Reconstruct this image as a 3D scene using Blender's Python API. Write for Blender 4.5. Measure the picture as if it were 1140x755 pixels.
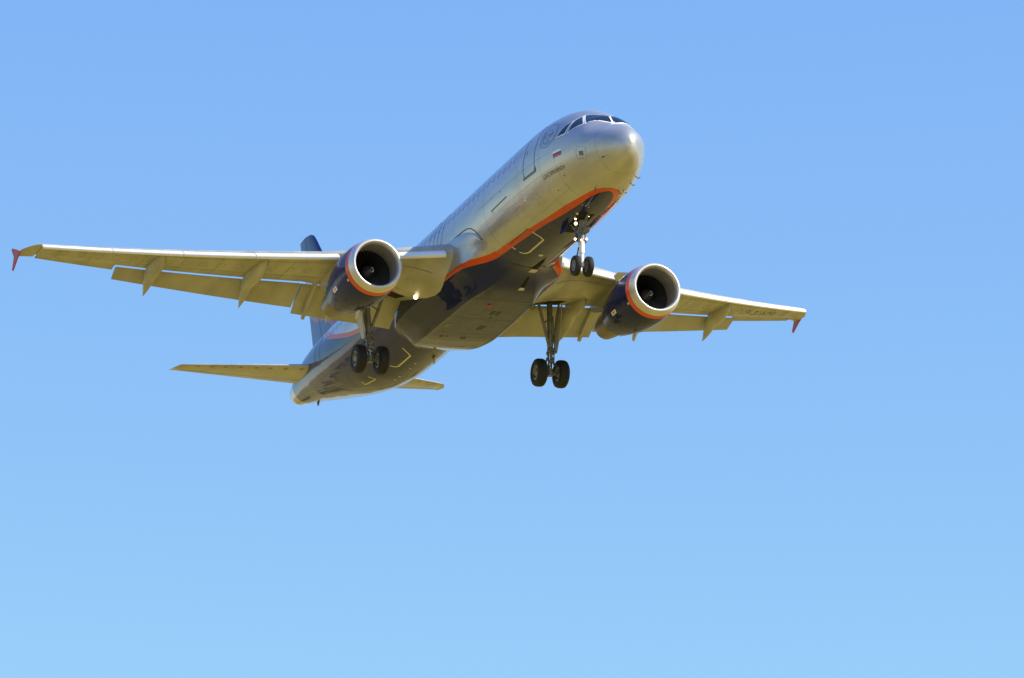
import bpy, bmesh, math, random
import numpy as np
from mathutils import Matrix, Vector
random.seed(7); rng = np.random.default_rng(7)
for o in list(bpy.data.objects): bpy.data.objects.remove(o)
sc = bpy.context.scene

# ------------------------------------------------------------------ camera
ELEV = math.radians(15.0)
cam_d = bpy.data.cameras.new('camera'); cam = bpy.data.objects.new('camera', cam_d)
sc.collection.objects.link(cam)
cam.location = (0, 0, 1.7); cam.rotation_euler = (math.pi/2 + ELEV, 0, 0)
cam_d.sensor_width = 36.0; cam_d.lens = 4860.2/1140*36.0
cam_d.clip_start = 0.5; cam_d.clip_end = 20000
sc.camera = cam

# ------------------------------------------------------------------ sky, sun, exposure
# aircraft frame: x aft, y starboard, z up.  RA/TA take it to camera axes (found by resection)
RA = np.array([[-0.36514056, -0.92989480, -0.04436250], [-0.30390266, 0.07401982, 0.94982327], [-0.87995202, 0.36030088, -0.30962514]])
TA = np.array([4.26742237, 7.65016330, -157.62691558])
CW = np.array([[1, 0, 0], [0, -math.sin(ELEV), -math.cos(ELEV)], [0, math.cos(ELEV), -math.sin(ELEV)]])
MW = CW @ RA; TW = CW @ TA + np.array([0, 0, 1.7])
sun_dir = MW @ np.array([-.50, -.63, .595]); sun_dir /= np.linalg.norm(sun_dir)
S_EL = math.asin(sun_dir[2]); S_AZ = math.atan2(sun_dir[0], sun_dir[1])   # azimuth from +Y clockwise
world = bpy.data.worlds.new('World'); sc.world = world; world.use_nodes = True
wn = world.node_tree.nodes; wl = world.node_tree.links
bg = wn['Background']; sky = wn.new('ShaderNodeTexSky'); sky.sky_type = 'NISHITA'
sky.sun_disc = False; sky.sun_elevation = S_EL; sky.sun_rotation = S_AZ
sky.altitude = 0; sky.air_density = 1.0; sky.dust_density = 0.3; sky.ozone_density = 4.0
bg.inputs['Strength'].default_value = 0.12
# deeper, more even blue than the clear-air default: one power curve per channel on the sky colour
sp = wn.new('ShaderNodeSeparateColor'); cb = wn.new('ShaderNodeCombineColor'); wl.new(sky.outputs[0], sp.inputs[0])
for k, (a_, p_, h_, k_) in enumerate(((.687, .74, .36, .50), (.865, .67, .60, .20), (.965, .15, 9, 0))):   # the last pair whitens the band at the horizon
    m1 = wn.new('ShaderNodeMath'); m1.operation = 'MULTIPLY'; m1.inputs[1].default_value = .1757
    m2 = wn.new('ShaderNodeMath'); m2.operation = 'POWER'; m2.inputs[1].default_value = p_
    m3 = wn.new('ShaderNodeMath'); m3.operation = 'MULTIPLY'; m3.inputs[1].default_value = a_/.1757
    wl.new(sp.outputs[k], m1.inputs[0]); wl.new(m1.outputs[0], m2.inputs[0]); wl.new(m2.outputs[0], m3.inputs[0])
    m4 = wn.new('ShaderNodeMath'); m4.operation = 'SUBTRACT'; m4.inputs[1].default_value = h_; m4.use_clamp = True; m5 = wn.new('ShaderNodeMath'); m5.operation = 'MULTIPLY_ADD'; m5.inputs[1].default_value = k_/.1757
    wl.new(m1.outputs[0], m4.inputs[0]); wl.new(m4.outputs[0], m5.inputs[0]); wl.new(m3.outputs[0], m5.inputs[2]); wl.new(m5.outputs[0], cb.inputs[k])
wl.new(cb.outputs[0], bg.inputs['Color'])
sun_d = bpy.data.lights.new('sun', 'SUN'); sun_d.energy = 5.0; sun_d.angle = math.radians(0.53); sun_d.color = (1.0, .93, .82)
sun = bpy.data.objects.new('sun', sun_d); sc.collection.objects.link(sun)
sun.rotation_euler = Vector(sun_dir).to_track_quat('Z', 'Y').to_euler()
vs = sc.view_settings; vs.view_transform = 'Standard'; vs.look = 'None'; vs.gamma = 1; vs.exposure = 0.55
vs.use_curve_mapping = False

# ------------------------------------------------------------------ material helpers
def mat(name, col, rough=.5, metal=0., coat=0., coat_rough=.05, noise=0., nscale=3., emit=None, estr=0., ior=1.5):
    m = bpy.data.materials.new(name); m.use_nodes = True
    n, l = m.node_tree.nodes, m.node_tree.links; b = n['Principled BSDF']
    b.inputs['Base Color'].default_value = (*col, 1); b.inputs['Roughness'].default_value = rough
    b.inputs['Metallic'].default_value = metal; b.inputs['Coat Weight'].default_value = coat
    b.inputs['Coat Roughness'].default_value = coat_rough; b.inputs['IOR'].default_value = ior
    if noise:
        tc = n.new('ShaderNodeTexCoord'); mp = n.new('ShaderNodeMapping'); mp.inputs['Scale'].default_value = (.35, 1, 1)
        t = n.new('ShaderNodeTexNoise'); t.inputs['Scale'].default_value = nscale; t.inputs['Detail'].default_value = 6
        mr = n.new('ShaderNodeMapRange'); mr.inputs['From Min'].default_value = .3; mr.inputs['From Max'].default_value = .7
        mr.inputs['To Min'].default_value = 1-noise; mr.inputs['To Max'].default_value = 1+noise*.4
        mx = n.new('ShaderNodeMix'); mx.data_type = 'RGBA'; mx.blend_type = 'MULTIPLY'; mx.inputs['Factor'].default_value = 1
        mx.inputs['A'].default_value = (*col, 1)
        l.new(tc.outputs['Object'], mp.inputs[0]); l.new(mp.outputs[0], t.inputs['Vector']); l.new(t.outputs['Fac'], mr.inputs['Value'])
        l.new(mr.outputs[0], mx.inputs['B']); l.new(mx.outputs['Result'], b.inputs['Base Color'])
    if emit:
        b.inputs['Emission Color'].default_value = (*emit, 1); b.inputs['Emission Strength'].default_value = estr
    return m

SILVER = (.50, .49, .465); NAVY = (.009, .016, .098); ORANGE = (.62, .075, .016)
M = {}
M['silver'] = mat('silver_paint', SILVER, .30, .55, .6, .06, .06, 1.2)
M['navy'] = mat('navy_paint', NAVY, .35, .0, .30, .05, ior=1.12)
M['orange'] = mat('orange_paint', ORANGE, .35, 0, .7)
M['wing'] = mat('wing_grey_paint', (.395, .385, .335), .42, 0, .15, .2, .30, 1.3)
M['flap'] = mat('flap_grey_paint', (.385, .375, .335), .42, 0, .1, .2, .2, 1.4)
M['slat'] = mat('slat_white_paint', (.82, .81, .79), .45, 0, .1, .2, .06)
M['lip'] = mat('brushed_inlet_lip', (.62, .61, .59), .38, .6, 0, .1, .1, 2)
M['liner'] = mat('inlet_liner', (.26, .25, .24), .5, .2, 0, .1, .15, 2)
M['fan'] = mat('fan_blade_metal', (.07, .07, .08), .35, .7)
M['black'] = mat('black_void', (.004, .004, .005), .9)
M['spinner'] = mat('spinner_grey', (.03, .027, .025), .4, .2)
M['white'] = mat('white_paint', (.8, .8, .78), .4)
M['exhaust'] = mat('exhaust_metal', (.20, .17, .13), .4, .7, 0, .1, .3, 3)
M['glass'] = mat('cockpit_glass', (.008, .018, .032), .06, 0, .3, .02, ior=1.4)
M['cabinglass'] = mat('cabin_glass', (.17, .19, .22), .15, .3, .5)
M['seam'] = mat('panel_seam_grey', (.22, .22, .21), .5)
M['line'] = mat('dark_seal', (.03, .035, .045), .6)
M['sill'] = mat('door_sill_grey', (.12, .13, .14), .5)
M['lettering'] = mat('lettering_dark', (.02, .02, .02), .5)
M['faint'] = mat('lettering_blue_grey', (.22, .25, .32), .35, .3)
M['tyre'] = mat('tyre_rubber', (.012, .012, .013), .75, 0, 0, .1, .25, 6)
M['hub'] = mat('wheel_hub_metal', (.20, .20, .19), .45, .5)
M['hubring'] = mat('wheel_hub_ring', (.55, .53, .48), .4, .3)
M['gear'] = mat('gear_grey_paint', (.19, .19, .19), .4, .2, 0, .1, .35, 5)
M['gearmetal'] = mat('gear_dark_metal', (.14, .14, .14), .4, .5, 0, .1, .3, 6)
M['chrome'] = mat('polished_strut', (.8, .8, .8), .12, 1)
M['red'] = mat('red_paint', (.55, .05, .04), .4)
M['fence'] = mat('fence_red', (.40, .05, .035), .5)
M['blue'] = mat('flag_blue', (.03, .05, .25), .4)
M['hatch'] = mat('hatch_cream', (.55, .50, .40), .45)
M['lamp'] = mat('lit_lamp', (.9, .85, .7), .3, emit=(1., .72, .38), estr=3.5)
M['lamprim'] = mat('lamp_housing', (.3, .3, .3), .3, .8)

def livery(name, base_extra=False):
    """silver / orange / navy split on signed distances stored per vertex"""
    m = bpy.data.materials.new(name); m.use_nodes = True
    n, l = m.node_tree.nodes, m.node_tree.links; b = n['Principled BSDF']
    def att(a):
        x = n.new('ShaderNodeAttribute'); x.attribute_name = a; x.attribute_type = 'GEOMETRY'; return x.outputs['Fac']
    def gt(a, w=.004):
        r = n.new('ShaderNodeMapRange'); r.inputs['From Min'].default_value = -w; r.inputs['From Max'].default_value = w
        l.new(a, r.inputs['Value']); return r.outputs[0]
    def mix(f, A, B, mode='MIX'):
        x = n.new('ShaderNodeMix'); x.data_type = 'RGBA'; x.blend_type = mode
        if isinstance(f, float): x.inputs['Factor'].default_value = f
        else: l.new(f, x.inputs['Factor'])
        for k, v in (('A', A), ('B', B)):
            if isinstance(v, tuple): x.inputs[k].default_value = (*v, 1)
            else: l.new(v, x.inputs[k])
        return x.outputs['Result']
    u, lo = gt(att('band_out')), gt(att('band_in'))
    tc = n.new('ShaderNodeTexCoord')
    mp = n.new('ShaderNodeMapping'); mp.inputs['Scale'].default_value = (.25, 1, 1); l.new(tc.outputs['Object'], mp.inputs[0])
    ns = n.new('ShaderNodeTexNoise'); ns.inputs['Scale'].default_value = 1.6; ns.inputs['Detail'].default_value = 7; l.new(mp.outputs[0], ns.inputs['Vector'])
    rr = n.new('ShaderNodeMapRange'); rr.inputs['From Min'].default_value = .3; rr.inputs['From Max'].default_value = .7
    rr.inputs['To Min'].default_value = .78; rr.inputs['To Max'].default_value = 1.04; l.new(ns.outputs['Fac'], rr.inputs['Value'])
    # frame joints every 3.2 m
    sx = n.new('ShaderNodeSeparateXYZ'); l.new(tc.outputs['Object'], sx.inputs[0])
    md = n.new('ShaderNodeMath'); md.operation = 'PINGPONG'; md.inputs[1].default_value = 1.6; l.new(sx.outputs['X'], md.inputs[0])
    jl = n.new('ShaderNodeMapRange'); jl.inputs['From Min'].default_value = .006; jl.inputs['From Max'].default_value = .02
    jl.inputs['To Min'].default_value = .70; jl.inputs['To Max'].default_value = 1.0; l.new(md.outputs[0], jl.inputs['Value'])
    c = mix(lo, mix(u, SILVER, ORANGE), NAVY)
    c = mix(1.0, c, rr.outputs[0], 'MULTIPLY'); c = mix(1.0, c, jl.outputs[0], 'MULTIPLY')
    l.new(c, b.inputs['Base Color'])
    mm = n.new('ShaderNodeMapRange'); mm.inputs['To Min'].default_value = .70; mm.inputs['To Max'].default_value = 0; l.new(u, mm.inputs['Value'])
    l.new(mm.outputs[0], b.inputs['Metallic'])
    ro = n.new('ShaderNodeMapRange'); ro.inputs['To Min'].default_value = .40; ro.inputs['To Max'].default_value = .34; l.new(u, ro.inputs['Value'])
    l.new(ro.outputs[0], b.inputs['Roughness'])
    b.inputs['Coat Weight'].default_value = .66; b.inputs['Coat Roughness'].default_value = .04; b.inputs['Coat IOR'].default_value = 1.40; b.inputs['IOR'].default_value = 1.12
    # slight skin waviness between frames and stringers
    wv = n.new('ShaderNodeTexNoise'); wv.inputs['Scale'].default_value = 1.1; wv.inputs['Detail'].default_value = 1; l.new(tc.outputs['Object'], wv.inputs['Vector'])
    bp = n.new('ShaderNodeBump'); bp.inputs['Strength'].default_value = .12; bp.inputs['Distance'].default_value = .06
    l.new(wv.outputs['Fac'], bp.inputs['Height'])
    l.new(bp.outputs[0], b.inputs['Normal']); l.new(bp.outputs[0], b.inputs['Coat Normal'])
    return m
M['livery'] = livery('fuselage_livery')

# ------------------------------------------------------------------ mesh helpers
OFF = Vector((17.7, 0, -4.15))                                # the airliner's base point in its own frame
root = bpy.data.objects.new('airliner', None); sc.collection.objects.link(root)
root['label'] = 'silver airliner with dark blue belly, orange stripe and lowered wheels flying in clear sky'
root['category'] = 'airliner'
A4 = Matrix([[*MW[i], TW[i]] for i in range(3)] + [[0, 0, 0, 1]])
root.matrix_world = A4 @ Matrix.Translation(OFF)

def link(name, me, parent=root, mats=(), label=None):
    o = bpy.data.objects.new(name, me); sc.collection.objects.link(o)
    for m in mats: me.materials.append(M[m] if isinstance(m, str) else m)
    if parent is not None:
        o.parent = parent
        if parent is root: o.location = -OFF
    if label: o['label'] = label
    return o

class MB:
    def __init__(s): s.v = []; s.f = []; s.m = []; s.at = {}
    def add(s, v, f, m=0):
        b = len(s.v); s.v += [tuple(map(float, p)) for p in v]; s.f += [tuple(b+i for i in q) for q in f]; s.m += [m]*len(f) if isinstance(m, int) else list(m)
        return b
    def loft(s, rings, closed=True, caps=(False, False), m=0, mrow=None):
        n = len(rings[0]); v = [p for r in rings for p in r]; f = []; ms = []
        for i in range(len(rings)-1):
            for j in range(n if closed else n-1):
                k = (j+1) % n
                f.append((i*n+j, i*n+k, (i+1)*n+k, (i+1)*n+j)); ms.append(mrow[i] if mrow else m)
        if caps[0]: f.append(tuple(reversed(range(n)))); ms.append(mrow[0] if mrow else m)
        if caps[1]: f.append(tuple(range((len(rings)-1)*n, len(rings)*n))); ms.append(mrow[-1] if mrow else m)
        s.add(v, f, ms)
    def tube(s, pts, r, n=12, m=0):
        pts = [np.array(p, float) for p in pts]; rs = r if isinstance(r, (list, tuple)) else [r]*len(pts); rings = []
        for i, p in enumerate(pts):
            d = pts[min(i+1, len(pts)-1)] - pts[max(i-1, 0)]; d /= np.linalg.norm(d)
            a = np.cross(d, (0, 0, 1) if abs(d[2]) < .9 else (0, 1, 0)); a /= np.linalg.norm(a); b = np.cross(d, a)
            rings.append([p + rs[i]*(math.cos(t)*a + math.sin(t)*b) for t in np.linspace(0, 2*math.pi, n, endpoint=False)])
        s.loft(rings, True, (True, True), m)
    def lathe(s, prof, c, axis, n=32, mrow=None, m=0, caps=(False, False)):
        ax = np.array(axis, float); ax /= np.linalg.norm(ax)
        a = np.cross(ax, (0, 0, 1) if abs(ax[2]) < .9 else (1, 0, 0)); a /= np.linalg.norm(a); b = np.cross(ax, a); c = np.array(c, float)
        s.loft([[c + ax*h + r*(math.cos(t)*a + math.sin(t)*b) for t in np.linspace(0, 2*math.pi, n, endpoint=False)] for h, r in prof], True, caps, m, mrow)
    def box(s, c, size, rot=None, m=0):
        c = np.array(c, float); h = np.array(size, float)/2; Rm = np.eye(3) if rot is None else np.array(rot)
        v = [c + Rm @ (h*np.array(k)) for k in ((-1,-1,-1),(1,-1,-1),(1,1,-1),(-1,1,-1),(-1,-1,1),(1,-1,1),(1,1,1),(-1,1,1))]
        s.add(v, [(3,2,1,0),(4,5,6,7),(0,1,5,4),(1,2,6,5),(2,3,7,6),(3,0,4,7)], m)
    def plate(s, poly, nrm, t, m=0):
        nrm = np.array(nrm, float); nrm /= np.linalg.norm(nrm); n = len(poly)
        a = [np.array(p, float) + nrm*t/2 for p in poly]; b = [np.array(p, float) - nrm*t/2 for p in poly]
        s.add(a+b, [tuple(range(n)), tuple(reversed(range(n, 2*n)))] + [(i, n+i, n+(i+1) % n, (i+1) % n) for i in range(n)], m)
    def build(s, name, mats, parent=root, smooth=35, label=None, fix=True):
        me = bpy.data.meshes.new(name); me.from_pydata(s.v, [], s.f)
        me.polygons.foreach_set('material_index', s.m)
        for k, a in s.at.items():
            at = me.attributes.new(k, 'FLOAT', 'POINT'); at.data.foreach_set('value', np.asarray(a, np.float32))
        if fix:
            bm = bmesh.new(); bm.from_mesh(me); bmesh.ops.recalc_face_normals(bm, faces=bm.faces); bm.to_mesh(me); bm.free()
        if smooth:
            me.polygons.foreach_set('use_smooth', [True]*len(me.polygons)); me.set_sharp_from_angle(angle=math.radians(smooth))
        me.update()
        return link(name, me, parent, mats if isinstance(mats, (list, tuple)) else [mats], label)

def pchip(x, y):
    x = np.asarray(x, float); y = np.asarray(y, float); h = np.diff(x); d = np.diff(y)/h; m = np.zeros(len(x))
    for i in range(1, len(x)-1):
        if d[i-1]*d[i] > 0:
            w1 = 2*h[i]+h[i-1]; w2 = h[i]+2*h[i-1]; m[i] = (w1+w2)/(w1/d[i-1]+w2/d[i])
    m[0] = d[0]; m[-1] = d[-1]
    def f(q):
        q = np.clip(q, x[0], x[-1]); i = np.clip(np.searchsorted(x, q)-1, 0, len(x)-2); s = (q-x[i])/h[i]
        return (1+2*s)*(1-s)**2*y[i]+s*(1-s)**2*h[i]*m[i]+s*s*(3-2*s)*y[i+1]+s*s*(s-1)*h[i]*m[i+1]
    return f
lin = lambda x, y: (lambda q: np.interp(q, x, y))

# ------------------------------------------------------------------ fuselage surface
ST = np.array([   # x, top, bottom, half width, height of widest point
(0.0, -.47, -.53, .02, -.50), (.05, -.27, -.80, .19, -.50), (.15, -.12, -1.00, .335, -.48), (.35, .085, -1.17, .546, -.44),
(.65, .29, -1.318, .765, -.37), (1.0, .475, -1.436, .965, -.30), (1.47, .70, -1.555, 1.175, -.215), (1.8, 1.08, -1.615, 1.31, -.165), (2.0, 1.20, -1.645, 1.385, -.13),
(2.5, 1.50, -1.705, 1.545, -.05), (3.0, 1.77, -1.752, 1.672, .02), (3.5, 1.935, -1.799, 1.755, .075), (4.0, 2.055, -1.835, 1.815, .11),
(5.0, 2.185, -1.88, 1.885, .14), (6.0, 2.225, -1.903, 1.93, .15), (7.0, 2.228, -1.912, 1.955, .155), (9.0, 2.225, -1.915, 1.975, .155),
(14.0, 2.225, -1.915, 1.975, .155), (23.0, 2.225, -1.915, 1.975, .155), (24.5, 2.225, -1.90, 1.96, .16), (26.0, 2.225, -1.795, 1.921, .215),
(28.0, 2.215, -1.47, 1.839, .375), (30.0, 2.185, -1.002, 1.676, .615), (32.0, 2.125, -.499, 1.422, .875), (34.0, 2.005, .021, 1.076, 1.105),
(36.0, 1.775, .504, .647, 1.225), (37.2, 1.575, .821, .355, 1.265), (37.5, 1.455, 1.075, .20, 1.265), (37.57, 1.30, 1.23, .03, 1.265)])
_F = [pchip(np.sqrt(ST[:, 0]), ST[:, k]) for k in range(1, 5)]
def prof(x):
    s = np.sqrt(np.maximum(x, 0)); return [f(s) for f in _F]
def fp(x, th, off=0.):
    zt, zb, w, zc = prof(x); c, sn = math.cos(th), math.sin(th)
    p = np.array([x, w*c, zc + (zt-zc if sn > 0 else zc-zb)*sn])
    if off:
        e = 1e-3; a = fp(x+e, th)-fp(max(x-e, 1e-4), th); b = fp(x, th+e)-fp(x, th-e); n = np.cross(b, a); n /= np.linalg.norm(n)
        if n @ (p-np.array([x, 0, zc])) < 0: n = -n
        p = p + n*off
    return p
def inv(p):
    zt, zb, w, zc = prof(p[0]); dz = p[2]-zc; return p[0], math.atan2(dz/(zt-zc if dz > 0 else zc-zb), p[1]/w)

# livery boundaries: keel angle (0 at the keel) of the band's outer and inner edge along x
U_X = [0, 1.6, 1.93, 2.02, 2.35, 2.8, 3.26, 4.3, 5.6, 8, 10.3, 14, 18, 21, 23.2, 24.66, 26, 27.8, 29.5, 31, 38]
U_S = [-1.6, -.5, 0, .13, .29, .36, .409, .50, .559, .665, .727, .85, 1.0, 1.22, 1.393, 1.509, 1.672, 1.98, 2.55, 3.3, 3.4]
L_X = [0, 1.9, 2.2, 2.3, 2.68, 3.1, 3.68, 5.18, 6.33, 8.12, 9.83, 14, 18, 21, 23.3, 25.1, 26.86, 28.2, 30, 31.5, 38]
L_S = [-1.7, -.4, 0, .09, .203, .26, .305, .41, .486, .547, .596, .72, .88, 1.12, 1.314, 1.459, 1.70, 1.92, 2.45, 3.3, 3.4]
fU, fL = pchip(U_X, U_S), pchip(L_X, L_S)
def keel(y, z): return np.arctan2(np.abs(y)/1.975, -(z-.155)/2.07)
xs = np.unique(np.concatenate([np.linspace(0.0, 1, 26)**2*1.0, np.arange(1, 7, .1), np.arange(7, 23, .4), np.arange(23, 37.3, .2), [37.35, 37.42, 37.5, 37.54, 37.57]]))
TH = np.linspace(-math.pi/2, 1.5*math.pi, 145)[:-1]
mb = MB(); mb.loft([[fp(x, t) for t in TH] for x in xs], True, (True, True))
V = np.array(mb.v); s_ = keel(V[:, 1], V[:, 2])
apu = np.clip((35.9-V[:, 0]), -1, 1)
mb.at = {'band_out': np.minimum((fU(V[:, 0])-s_)*2, apu), 'band_in': np.minimum((fL(V[:, 0])-s_)*2, apu)}
fus = mb.build('fuselage', ['livery'], smooth=60)

def patch(mbx, poly, off, cuts=3, m=0, space='xyz', side=1):
    """polygon on the fuselage skin, finely divided so that it follows the skin"""
    P = [inv(p) if space == 'xyz' else p for p in poly]
    bm = bmesh.new(); vs_ = [bm.verts.new((p[0], p[1]*1.97, 0)) for p in P]; bm.faces.new(vs_)
    bmesh.ops.triangulate(bm, faces=bm.faces[:])
    if cuts: bmesh.ops.subdivide_edges(bm, edges=bm.edges[:], cuts=cuts, use_grid_fill=True)
    bmesh.ops.triangulate(bm, faces=bm.faces[:])
    bm.verts.index_update(); v = []
    for q in bm.verts:
        p = fp(q.co.x, q.co.y/1.97, off); v.append((p[0], p[1]*side, p[2]))
    mbx.add(v, [tuple(w.index for w in f.verts) for f in bm.faces], m); bm.free()
def ribbon(mbx, pts, w, off, closed=False, m=0, side=1, space='xt'):
    P = [np.array(inv(p)) if space == 'xyz' else np.array(p, float) for p in pts]
    if closed: P.append(P[0])
    Q = []
    for a, b in zip(P[:-1], P[1:]):
        L = math.hypot(b[0]-a[0], (b[1]-a[1])*1.97); n = max(1, int(L/.08))
        Q += [a+(b-a)*k/n for k in range(n)]
    Q.append(P[-1]); rows = []
    for i, q in enumerate(Q):
        a, b = Q[max(i-1, 0)], Q[min(i+1, len(Q)-1)]
        if closed and i in (0, len(Q)-1): a, b = Q[-2], Q[1]
        d = np.array([b[0]-a[0], (b[1]-a[1])*1.97]); d /= np.linalg.norm(d)+1e-9; nn = np.array([-d[1], d[0]])*w/2
        r = []
        for sg in (-1, 1):
            p = fp(q[0]+sg*nn[0], q[1]+sg*nn[1]/1.97, off); r.append((p[0], p[1]*side, p[2]))
        rows.append(r)
    mbx.loft(rows, closed=False, m=m)
def rrect(cx, cth, w, h, r=.3, n=4):
    """rounded rectangle in (x, angle)"""
    o = []; rr_ = r*min(w, h)
    for k, (sx, sy) in enumerate(((1, 1), (-1, 1), (-1, -1), (1, -1))):
        for j in range(n+1):
            a = (k+j/n)*math.pi/2
            o.append((cx+sx*(w/2-rr_)+rr_*math.cos(a), cth+(sy*(h/2-rr_)+rr_*math.sin(a))/1.97))
    return o
def scale_poly(poly, d):
    c = np.mean(np.array(poly), 0); return [tuple(np.array(p)+(np.array(p)-c)/np.linalg.norm(np.array(p)-c)*d) for p in poly]

# ------------------------------------------------------------------ cockpit windows (front pane, side pane, rear side pane; both sides)
W1 = [(1.80, .03, 1.08), (2.38, .66, 1.235), (1.84, .86, .715), (1.47, .03, .70)]
W2 = [(2.40, .765, 1.19), (2.50, 1.07, 1.04), (2.46, 1.40, .56), (1.95, .95, .735)]
W3 = [(2.58, 1.10, 1.06), (2.76, 1.31, .98), (2.93, 1.49, .80), (3.06, 1.61, .57), (2.62, 1.455, .575)]
for side in (1, -1):
    fr = MB()
    for w in (W1, W2, W3): patch(fr, scale_poly(w, .075), .004, 5, side=side)
    fr.build('window_frame', ['slat'], fus, smooth=60)
    for w in (W1, W2, W3):
        g = MB(); patch(g, scale_poly(w, -.012), .012, 5, side=side); g.build('cockpit_window', ['glass'], fus, smooth=60)

# ------------------------------------------------------------------ cabin windows, doors, exits, markings
def th_of_z(x, z): return inv((x, 1.5, z))[1] if False else math.asin(max(-1, min(1, (z-prof(x)[3])/((prof(x)[0]-prof(x)[3]) if z > prof(x)[3] else (prof(x)[3]-prof(x)[1])))))
TW_ = .43
for side in (1, -1):
    x = 6.75
    while x < 29.6:
        if not (28.9 < x):
            g = MB(); patch(g, rrect(x, TW_ if x < 24 else th_of_z(x, 1.0), .21, .33, .45, 3), .005, 0, space='xt', side=side)
            g.build('cabin_window', ['cabinglass'], fus, smooth=0)
        x += .533
    for (xa, xb, t0, t1) in ((4.68, 5.66, -.145, .86), (29.3, 30.1, -.25, .75)):
        g = MB()
        ribbon(g, rrect((xa+xb)/2, (t0+t1)/2, xb-xa, (t1-t0)*1.97, .16), .035, .005, True, side=side)
        if xa < 10:
            ribbon(g, [(xa-.06, t0-.01), (xb+.06, t0-.01)], .085, .012, m=1, side=side)
            ribbon(g, [(xa-.05, t0-.02), (xa-.05, t0+.06)], .07, .012, m=1, side=side)
            ribbon(g, [(xb-.25, .28), (xb-.25, .36)], .03, .006, side=side)
        g.build('passenger_door', ['line', 'sill'], fus, smooth=0)
    for xc in (14.36, 15.32):
        g = MB(); ribbon(g, rrect(xc, .36, .50, 1.30, .25), .03, .005, True, side=side)
        g.build('overwing_exit', ['line'], fus, smooth=0)
    # long rub strip and panel lines low on the forward fuselage
    g = MB(); ribbon(g, [(7.38, -.19), (8.93, -.21)], .04, .006, side=side); ribbon(g, [(8.93, -.21), (8.72, -.29)], .015, .006, side=side)
    g.build('panel_seam', ['line'], fus, smooth=0)
# cargo door outlines on the starboard belly, painted cream
g = MB(); ribbon(g, [(7.2, -1.02), (7.22, -1.20), (7.34, -1.30), (8.80, -1.30), (9.02, -1.26), (9.12, -1.16)], .075, .005, side=1); g.build('cargo_door', ['hatch'], fus, smooth=0)
g = MB(); ribbon(g, [(9.08, -1.07), (9.10, -.99)], .075, .006); ribbon(g, [(9.10, -.92), (7.25, -.92)], .03, .005, m=1); ribbon(g, [(7.2, -1.02), (7.2, -.92)], .03, .005, m=1); g.build('cargo_door_sill', ['hatch', 'line'], fus, smooth=0)
g = MB(); ribbon(g, [(21.45, -1.05), (21.62, -1.22), (21.78, -1.30), (23.2, -1.30), (23.38, -1.25), (23.48, -1.16)], .075, .005); g.build('cargo_door', ['hatch'], fus, smooth=0)
g = MB(); ribbon(g, [(25.62, -1.05), (25.42, -1.18), (25.45, -1.2), (26.68, -1.18), (26.5, -1.07)], .06, .005); g.build('bulk_door', ['hatch'], fus, smooth=0)
# access panels, drains, small probes
for (x, t, w, h) in ((2.97, -.56, .10, .05), (3.8, -.74, .09, .05), (7.9, -.01, .06, .06), (8.76, .01, .06, .05)):
    g = MB(); patch(g, rrect(x, t, w, h), .004, 0, space='xt'); g.build('access_panel', ['sill'], fus, smooth=0)
for (cx, ct, w, h) in ((6.9, -.62, .55, .42), (5.2, -.7, .4, .3), (3.4, -.8, .5, .22), (12.0, -.75, .5, .3)):
    g = MB(); ribbon(g, rrect(cx, ct, w, h, .12), .010, .004, True); g.build('panel_outline', ['seam'], fus, smooth=0)
g = MB(); ribbon(g, [(1.02, t) for t in np.linspace(-math.pi/2, 1.5*math.pi, 60)], .008, .003); g.build('radome_joint', ['seam'], fus, smooth=0)
g = MB(); patch(g, [(28.45, -.63), (28.6, -.62), (28.6, -.83), (28.45, -.84)], .004, 1, space='xt'); g.build('outflow_valve', ['line'], fus, smooth=0)
for (x, t, sz) in ((2.30, -1.23, .10), (2.28, -1.86, .10), (2.43, -2.03, .12), (.86, -.57, .09), (2.05, -2.2, .10), (1.75, -2.35, .11)):
    g = MB(); p = fp(x, t); q = fp(x, t, .10); e = fp(x-.02, t, .13)
    g.tube([p, q, e - np.array([sz*1.2, 0, 0])], [.022, .02, .012], 8); g.build('air_data_probe', ['gearmetal'], fus)
for t in (-.30, -.86, .02):
    for sd in (1, -1):
        g = MB(); ribbon(g, [(3.4, t), (10.3, t)], .009, .003, side=sd); g.build('panel_seam', ['seam'], fus, smooth=0)
for x in (4.3, 6.2, 9.6):
    g = MB(); ribbon(g, [(x, t) for t in np.linspace(-1.35, 1.2, 30)], .008, .003); g.build('panel_seam', ['seam'], fus, smooth=0)
# flag, crest, round emblem, name
X3 = [3.24, 2.71]
for k, (m, lab) in enumerate((('white', None), ('blue', None), ('red', None))):
    pass
g = MB(); t1, t0 = .01, -.125
for k in range(3):
    a, b = t1+(t0-t1)*k/3, t1+(t0-t1)*(k+1)/3
    patch(g, [(3.25, a-.008), (2.72, a+.012), (2.70, b+.012), (3.23, b-.008)], .004, 2, m=k, space='xt')
g.build('flag_marking', ['white', 'blue', 'red'], fus, smooth=0)
g = MB(); ribbon(g, [(1.93, -.10), (1.84, -.02), (1.56, -.06), (1.47, -.15), (1.52, -.36), (1.62, -.43), (1.86, -.38), (1.95, -.30)], .014, .004, True)
patch(g, [(1.80, -.15), (1.60, -.18), (1.62, -.30), (1.82, -.27)], .004, 1, m=1, space='xt')
ribbon(g, [(1.84, -.34), (1.64, -.37)], .03, .005, m=2)
g.build('crest_emblem', ['faint', 'sill', 'red'], fus, smooth=0)
g = MB()
for r_, w_ in ((.56, .035), (.24, .02)):
    ribbon(g, [(3.78+r_*math.cos(a), .46+r_*math.sin(a)/1.97) for a in np.linspace(0, 2*math.pi, 40)[:-1]], w_, .005, True)
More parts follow.
